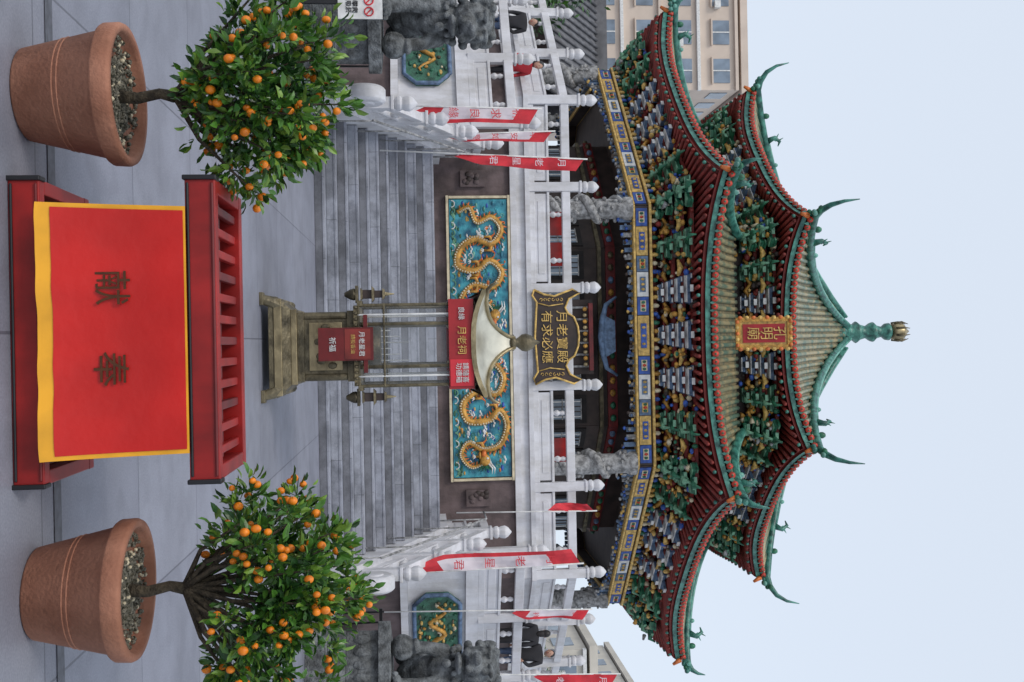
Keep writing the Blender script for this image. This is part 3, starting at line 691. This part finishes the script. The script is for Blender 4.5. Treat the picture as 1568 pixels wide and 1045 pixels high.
# ------------------------------------------------------------------ guardian lions
def lion(x,y,sc,turn,mir):
    root=empty('stone_guardian_lion',(x,y,0)); X=Matrix.Translation((x,y,0))@Matrix.Rotation(turn,4,'Z')@Matrix.Scale(sc,4)
    p=MB(); p.box((0,0,.12),(1.0,1.3,.24),'lionst',X); p.box((0,0,.34),(.86,1.16,.2),'lionst',X,tx=.9,ty=.9); p.box((0,0,.62),(.76,1.04,.36),'lionst',X); p.box((0,0,.87),(.92,1.2,.14),'lionst',X)
    for s in(-1,1):
        for q in range(5): p.ball((s*.38,-.4+.2*q,.62),(.03,.08,.1),'lionst',X)
    for q in range(5): p.ball((-.28+.14*q,-.52,.62),(.06,.03,.1),'lionst',X)
    p.build('pedestal',root,bevel=.015)
    l=MB(); z=.94
    B=lambda c,r:l.ball((c[0]*mir,c[1],c[2]+z),r,'lionst',X,12)
    B((0,.22,.32),(.25,.31,.30)); B((0,.02,.52),(.22,.26,.34)); B((0,-.12,.62),(.22,.20,.26))
    for s in(-1,1):
        B((s*.24,.25,.22),(.12,.25,.20)); B((s*.26,.0,.07),(.09,.18,.07))
        for q in range(4): B((s*(.21+.035*q),-.16,.05),(.02,.06,.05))
    l.tube([(-.17*mir,-.2,z+.62),(-.19*mir,-.28,z+.3),(-.19*mir,-.34,z+.06)],[.10,.07,.07],'lionst',10,X); B((-.19,-.42,.06),(.10,.12,.06))
    for q in range(4): B((-.27+.052*q,-.54,.045),(.024,.05,.04))
    l.tube([(.17*mir,-.2,z+.62),(.2*mir,-.34,z+.42),(.2*mir,-.4,z+.26)],[.10,.07,.07],'lionst',10,X); B((.2,-.45,.28),(.09,.10,.05)); B((.2,-.42,.13),(.15,.15,.14))
    B((0,-.2,.98),(.23,.22,.24)); B((0,-.40,.93),(.16,.15,.10)); B((0,-.38,.76),(.13,.13,.045)); B((0,-.54,.97),(.075,.05,.045))
    for s in(-1,1):
        B((s*.11,-.40,1.05),(.05,.05,.05)); B((s*.11,-.39,1.12),(.085,.05,.03)); B((s*.24,-.2,1.12),(.05,.03,.10)); B((s*.1,-.5,.86),(.05,.04,.04))
    for ring in range(5):
        for i in range(11):
            a=-.35+(math.pi+.7)*i/10; e=-.75+ring*.5
            B((.27*math.cos(a)*math.cos(e*.75),-.12+.24*math.sin(a)*math.cos(e*.6),.95+.27*math.sin(e)),(.050,.050,.050))
    for i in range(12): B((.20*math.cos(i*.52),-.22-.12*math.sin(i*.52),.70),(.035,.035,.035))
    B((0,-.40,.62),(.05,.05,.06))
    l.tube([(0,.5,z+.2),(0,.58,z+.5),(0,.46,z+.75),(0,.52,z+.9)],[.07,.1,.12,.03],'lionst',8,X)
    l.build('lion_body',root,remesh=.014)
lion(-4.45,14.3,1.26,rad(30),1)
lion(4.75,14.6,1.22,rad(-30),-1)
s=MB()
X=Matrix.Translation((-4.28,13.1,.12))
s.box((0,0,.83),(.46,.02,.56),'wpaint',X); s.box((0,.05,.22),(.05,.05,.66),'black',X)
for i,xx in enumerate((-.14,0,.14)):
    s.tube([(xx+.055*math.cos(a*.524),-.02,.94+.055*math.sin(a*.524)) for a in range(13)],.009,'fred',5,X)
    s.tube([(xx-.04,-.02,.98),(xx+.04,-.02,.90)],.008,'fred',5,X)
sg=s.build('prohibition_sign'); text('請勿攀爬\n禁止吸菸',(-4.28,13.085,.84),.08,'black',sg)
for sx in(-1,1):
    f=MB()
    for i in range(9): f.box((sx*(4.2+i*.16),15.9,.5),(.03,.03,1.0),'black')
    for zz in(.15,.95): f.box((sx*4.85,15.9,zz),(1.4,.04,.05),'black')
    f.box((sx*4.6,15.6,.3),(.5,.4,.6),'darkwood'); f.build('black_iron_fence',bevel=.004)

# ------------------------------------------------------------------ banners
def banner(x,y,z0,z1,w,lean,base,txt,tcol,side=1,zb=.0,edge='fred',curl=0):
    root=empty('prayer_banner',(x,y,0)); b=MB()
    H=z1-z0; N=18
    def P(s,q):
        z=z0+H*q; ox=lean*(z-zb)
        wv=.07*math.sin(q*7+x*3)*s+.02*math.sin(q*15+s*4)
        taper=1 if q>.2 else .25+.75*(q/.2)
        return (x+ox+side*w*s*taper*(1-curl*(1-q)),y+wv+.04*s*math.sin(q*4),z-.16*s)
    vs=[P(s/4,j/N) for j in range(N+1) for s in range(5)]
    fs=[(j*5+s,j*5+s+1,(j+1)*5+s+1,(j+1)*5+s) for j in range(N) for s in range(4)]
    for i,fc in enumerate(fs):
        j=i//4; s=i%4
        b.add([vs[k] for k in fc],[(0,1,2,3)], edge if (s==3 or j>=N-3 or j<3) else base,smooth=True)
    b.tube([(x,y,zb),(x+lean*(z1-zb)*1.02,y,z1+.06)],.014,'wpaint',6)
    b.build('cloth_and_pole',root)
    n=len(txt)
    for i,ch in enumerate(txt):
        q=.84-.56*i/max(1,n-1); z=z0+H*q
        text(ch,(x+lean*(z-zb)+side*w*.45,y-.085,z-.08),w*.72,tcol,root,ext=.001)
banner(-3.30,18.0,2.45,4.6,.22,.045,'fred','月老星君','fwhite',1,1.0,curl=.3)
banner(-4.0,17.6,1.8,3.75,.26,.02,'fwhite','祈求良緣','fred',1,.8)
banner(-3.8,19.2,2.3,4.2,.20,-.03,'fwhite','平安如意','fred',1,1.5,curl=.4)
banner(3.98,17.4,1.5,4.3,.26,-.02,'fwhite','月老星君','fred',-1,.8)
banner(3.85,18.6,2.6,4.3,.18,.04,'fred','祈求良緣','fwhite',1,1.4,curl=.4)
banner(3.5,20.6,4.3,5.1,.16,.02,'fred','','fwhite',-1,2.3)
banner(5.3,20.2,3.5,4.9,.18,.03,'fwhite','吉祥','fred',1,0)
banner(6.8,21.0,4.0,5.6,.24,.04,'fred','月老','fwhite',1,0)

# ------------------------------------------------------------------ people
def person(x,y,z,h,face,top,bot,hairlong=False):
    root=empty('visitor',(x,y,z)); k=h/1.7
    pts={'pel':(0,0,.92),'sp':(0,0,1.12),'ch':(0,0,1.33),'nk':(0,0,1.45),
     'hl':(-.09,0,.86),'kl':(-.10,-.02,.48),'al':(-.10,.02,.08),'tl':(-.11,-.13,.04),'hr':(.09,0,.86),'kr':(.10,-.04,.48),'ar':(.11,.0,.08),'tr':(.12,-.15,.04),
     'sl':(-.17,0,1.38),'el':(-.23,.02,1.12),'wl':(-.20,-.10,.90),'sr':(.17,0,1.38),'er':(.23,.0,1.12),'wr':(.17,-.18,1.0)}
    R={'pel':.14,'sp':.12,'ch':.14,'nk':.055,'hl':.09,'kl':.06,'al':.045,'tl':.04,'hr':.09,'kr':.06,'ar':.045,'tr':.04,'sl':.065,'el':.045,'wl':.03,'sr':.065,'er':.045,'wr':.03}
    E=[('pel','sp'),('sp','ch'),('ch','nk'),('pel','hl'),('hl','kl'),('kl','al'),('al','tl'),('pel','hr'),('hr','kr'),('kr','ar'),('ar','tr'),('ch','sl'),('sl','el'),('el','wl'),('ch','sr'),('sr','er'),('er','wr')]
    names=list(pts); me=bpy.data.meshes.new('b'); me.from_pydata([Vector(pts[n_])*k for n_ in names],[(names.index(a_),names.index(b_)) for a_,b_ in E],[])
    o=bpy.data.objects.new('tmp',me); COL.objects.link(o); sk=o.modifiers.new('s','SKIN'); o.modifiers.new('u','SUBSURF').levels=2
    for i,n_ in enumerate(names):
        me.skin_vertices[0].data[i].radius=(R[n_]*k*(1.15 if n_ in('pel','sp','ch') else 1),R[n_]*k*(.8 if n_ in('pel','sp','ch') else 1)); me.skin_vertices[0].data[i].use_root=(n_=='pel')
    dg=bpy.context.evaluated_depsgraph_get(); nm=bpy.data.meshes.new_from_object(o.evaluated_get(dg)); bpy.data.objects.remove(o)
    nm.materials.clear()
    for q in(top,bot,'skin','black'): nm.materials.append(M[q])
    for f in nm.polygons:
        c=f.center/k; f.use_smooth=True
        f.material_index=3 if c.z<.09 else (1 if c.z<.9 and abs(c.x)<.16 else (2 if c.z>1.46 else 0))
    o=bpy.data.objects.new('body',nm); COL.objects.link(o); o.parent=root; root.rotation_euler=(0,0,face)
    hd=MB(); hz=1.58*k
    hd.ball((0,-.005,hz),(.072*k,.09*k,.11*k),'skin',n=16); hd.ball((0,-.095*k,hz-.01),(.013*k,.02*k,.02*k),'skin')
    for s in(-1,1): hd.ball((s*.075*k,0,hz),(.012*k,.02*k,.03*k),'skin'); hd.ball((s*.028*k,-.083*k,hz+.012*k),(.011*k,.008*k,.006*k),'hair')
    hd.ball((0,-.086*k,hz-.05*k),(.022*k,.008*k,.006*k),'cl_red'); hd.ball((0,.02*k,hz+.03*k),(.083*k,.095*k,.10*k),'hair',n=16)
    if hairlong: hd.ball((0,.055*k,hz-.07*k),(.075*k,.05*k,.14*k),'hair',n=12)
    for s,n_ in((-1,'wl'),(1,'wr')):
        w=Vector(pts[n_])*k; hd.ball(w+Vector((0,-.03,-.03))*k,(.02*k,.035*k,.04*k),'skin',n=10)
        for q in range(4): hd.tube([w+Vector((-.02+.013*q,-.05,-.05))*k,w+Vector((-.02+.013*q,-.075,-.085))*k,w+Vector((-.02+.013*q,-.07,-.11))*k],[.009*k,.008*k,.006*k],'skin',6)
        hd.tube([w+Vector((-s*.02,-.03,-.02))*k,w+Vector((-s*.04,-.06,-.05))*k],[.01*k,.007*k],'skin',6)
    h_=hd.build('head_and_hands'); h_.parent=root
person(-5.75,21.5,2.70,1.66,rad(40),'cl_red','cl_blk',True)
person(7.0,22.5,2.70,1.78,rad(-30),'cl_blk','cl_blue')
person(6.5,22.3,2.70,1.66,rad(160),'cl_blk','cl_blk',True)
person(-7.0,22.6,2.70,1.7,rad(0),'cl_blk','cl_blue')

# ------------------------------------------------------------------ background buildings
def tower(nm,x0,x1,y,dep,z1,floors,bays,m,z0=0):
    root=empty(nm,((x0+x1)/2,y,0)); b=MB(); W=x1-x0
    b.box(((x0+x1)/2,y+dep/2,z1/2),(W,dep,z1),m); fh=z1/floors
    for i in range(floors):
        zc=fh*(i+.55)
        for j in range(bays):
            xc=x0+W*(j+.5)/bays
            b.box((xc,y-.02,zc),(W/bays*.62,.1,fh*.45),'glass'); b.box((xc,y-.09,zc),(.08,.05,fh*.45),'wpaint'); b.box((xc,y-.1,zc-fh*.25),(W/bays*.7,.25,.1),m)
            if (i+j)%3==0: b.box((xc+W/bays*.3,y-.25,zc-fh*.1),(.5,.35,.4),'wpaint')
        b.box(((x0+x1)/2,y-.1,fh*(i+1)-.15),(W+.1,.3,.22),'wpaint' if i%2 else m)
        nb=int(dep/3)
        for xx in(x1,x0):
            for j in range(nb): b.box((xx,y+dep*(j+.5)/nb,zc),(.12,1.6,fh*.45),'glass')
    b.box(((x0+x1)/2,y+dep/2,z1+.4),(W+.5,dep+.5,.5),m)
    b.build('facade',root)
tower('beige_apartment_building',-36,-17.2,70,18,24.3,9,7,'beige')
tower('cream_office_building',30,50,85,14,19,6,8,'creamb')
tower('low_shop_building',19.0,30,62,10,11.5,4,6,'creamb')
h=empty('grey_tiled_hall',(-16,40,0)); b=MB(); b.box((-17,44,3.5),(13,8,7),'brownst')
b.add([(-24.5,39,6.8),(-9.5,39,6.8),(-9.5,44,9.6),(-24.5,44,9.6),(-9.5,49,6.8),(-24.5,49,6.8)],[(0,1,2,3),(3,2,4,5)],'greyb')
for i in range(50): 
    x=-24.4+i*.303; b.tube([(x,39,6.86),(x,44,9.66)],.07,'greyb',6)
b.box((-17,44,9.75),(15.2,.4,.5),'greyb')
for i in range(8): b.box((-22.5+i*1.6,39.9,5.2),(.9,.1,1.6),'glass')
b.build('hall',h)
def bgtree(x,y,h,seed):
    rr=random.Random(seed); root=empty('broadleaf_tree',(x,y,0)); b=MB(); b.tube([(x,y,0),(x+.1,y,h*.35),(x,y,h*.6)],[.3,.2,.1],'bark',8); l=MB()
    for i in range(40):
        v=Vector((rr.gauss(0,1),rr.gauss(0,1),rr.gauss(0,1))).normalized()*rr.uniform(.4,1); c=Vector((x+v.x*h*.33,y+v.y*h*.33,h*.68+v.z*h*.3))
        b.tube([(x,y,h*.45),c],[.07,.02],'bark',5)
        for q in range(90):
            d=Vector((rr.gauss(0,1),rr.gauss(0,1),rr.gauss(0,1)))*h*.05; s=rr.uniform(.08,.18); u=Vector((rr.gauss(0,1),rr.gauss(0,1),rr.gauss(0,1))).normalized(); w=u.orthogonal().normalized()
            p=c+d; l.add([p,p+u*s+w*s*.4,p+u*s*2,p+u*s-w*s*.4],[(0,1,2,3)],rr.choice(['leafA','leafB','leafB']))
    b.build('trunk',root); l.build('crown',root)
bgtree(-14,36,9,1); bgtree(14.5,40,8.5,2); bgtree(-19,33,7.5,3)

# ------------------------------------------------------------------ light, sky, camera
w=bpy.data.worlds.new('World'); S.world=w; w.use_nodes=True; nt=w.node_tree
sky=nt.nodes.new('ShaderNodeTexSky'); sky.sky_type='NISHITA'; sky.sun_disc=False
EL,AZ=48,215
sky.sun_elevation=rad(EL); sky.sun_rotation=rad(AZ); sky.dust_density=4; sky.air_density=1.0; sky.ozone_density=1.0
hz=nt.nodes.new('ShaderNodeMix'); hz.data_type='RGBA'; hz.inputs[0].default_value=.78; hz.inputs[7].default_value=(5.7,6.25,7.0,1)
nt.links.new(sky.outputs[0],hz.inputs[6])
bg=nt.nodes['Background']; nt.links.new(hz.outputs[2],bg.inputs[0]); bg.inputs[1].default_value=.15
sl=bpy.data.lights.new('sun','SUN'); sl.energy=1.0; sl.angle=rad(14); sl.color=(1,.95,.88)
so=bpy.data.objects.new('sun',sl); COL.objects.link(so)
d=Vector((math.sin(rad(AZ))*math.cos(rad(EL)),math.cos(rad(AZ))*math.cos(rad(EL)),math.sin(rad(EL))))
so.rotation_euler=d.to_track_quat('Z','Y').to_euler()
cd=bpy.data.cameras.new('camera'); cam=bpy.data.objects.new('camera',cd); COL.objects.link(cam); S.camera=cam
cd.sensor_width=36; cd.sensor_fit='HORIZONTAL'; cd.lens=36; cd.clip_end=2000; cd.clip_start=.05
p=rad(5.24)
Rm=Matrix(((0,-1,0),(-math.sin(p),0,-math.cos(p)),(math.cos(p),0,-math.sin(p))))
Rm=Rm@Matrix.Rotation(rad(-1.1),3,'Z')
cam.matrix_world=Matrix.Translation((.07,0,1.6))@Rm.to_4x4()
S.view_settings.view_transform='Standard'; S.view_settings.look='None'; S.view_settings.exposure=0
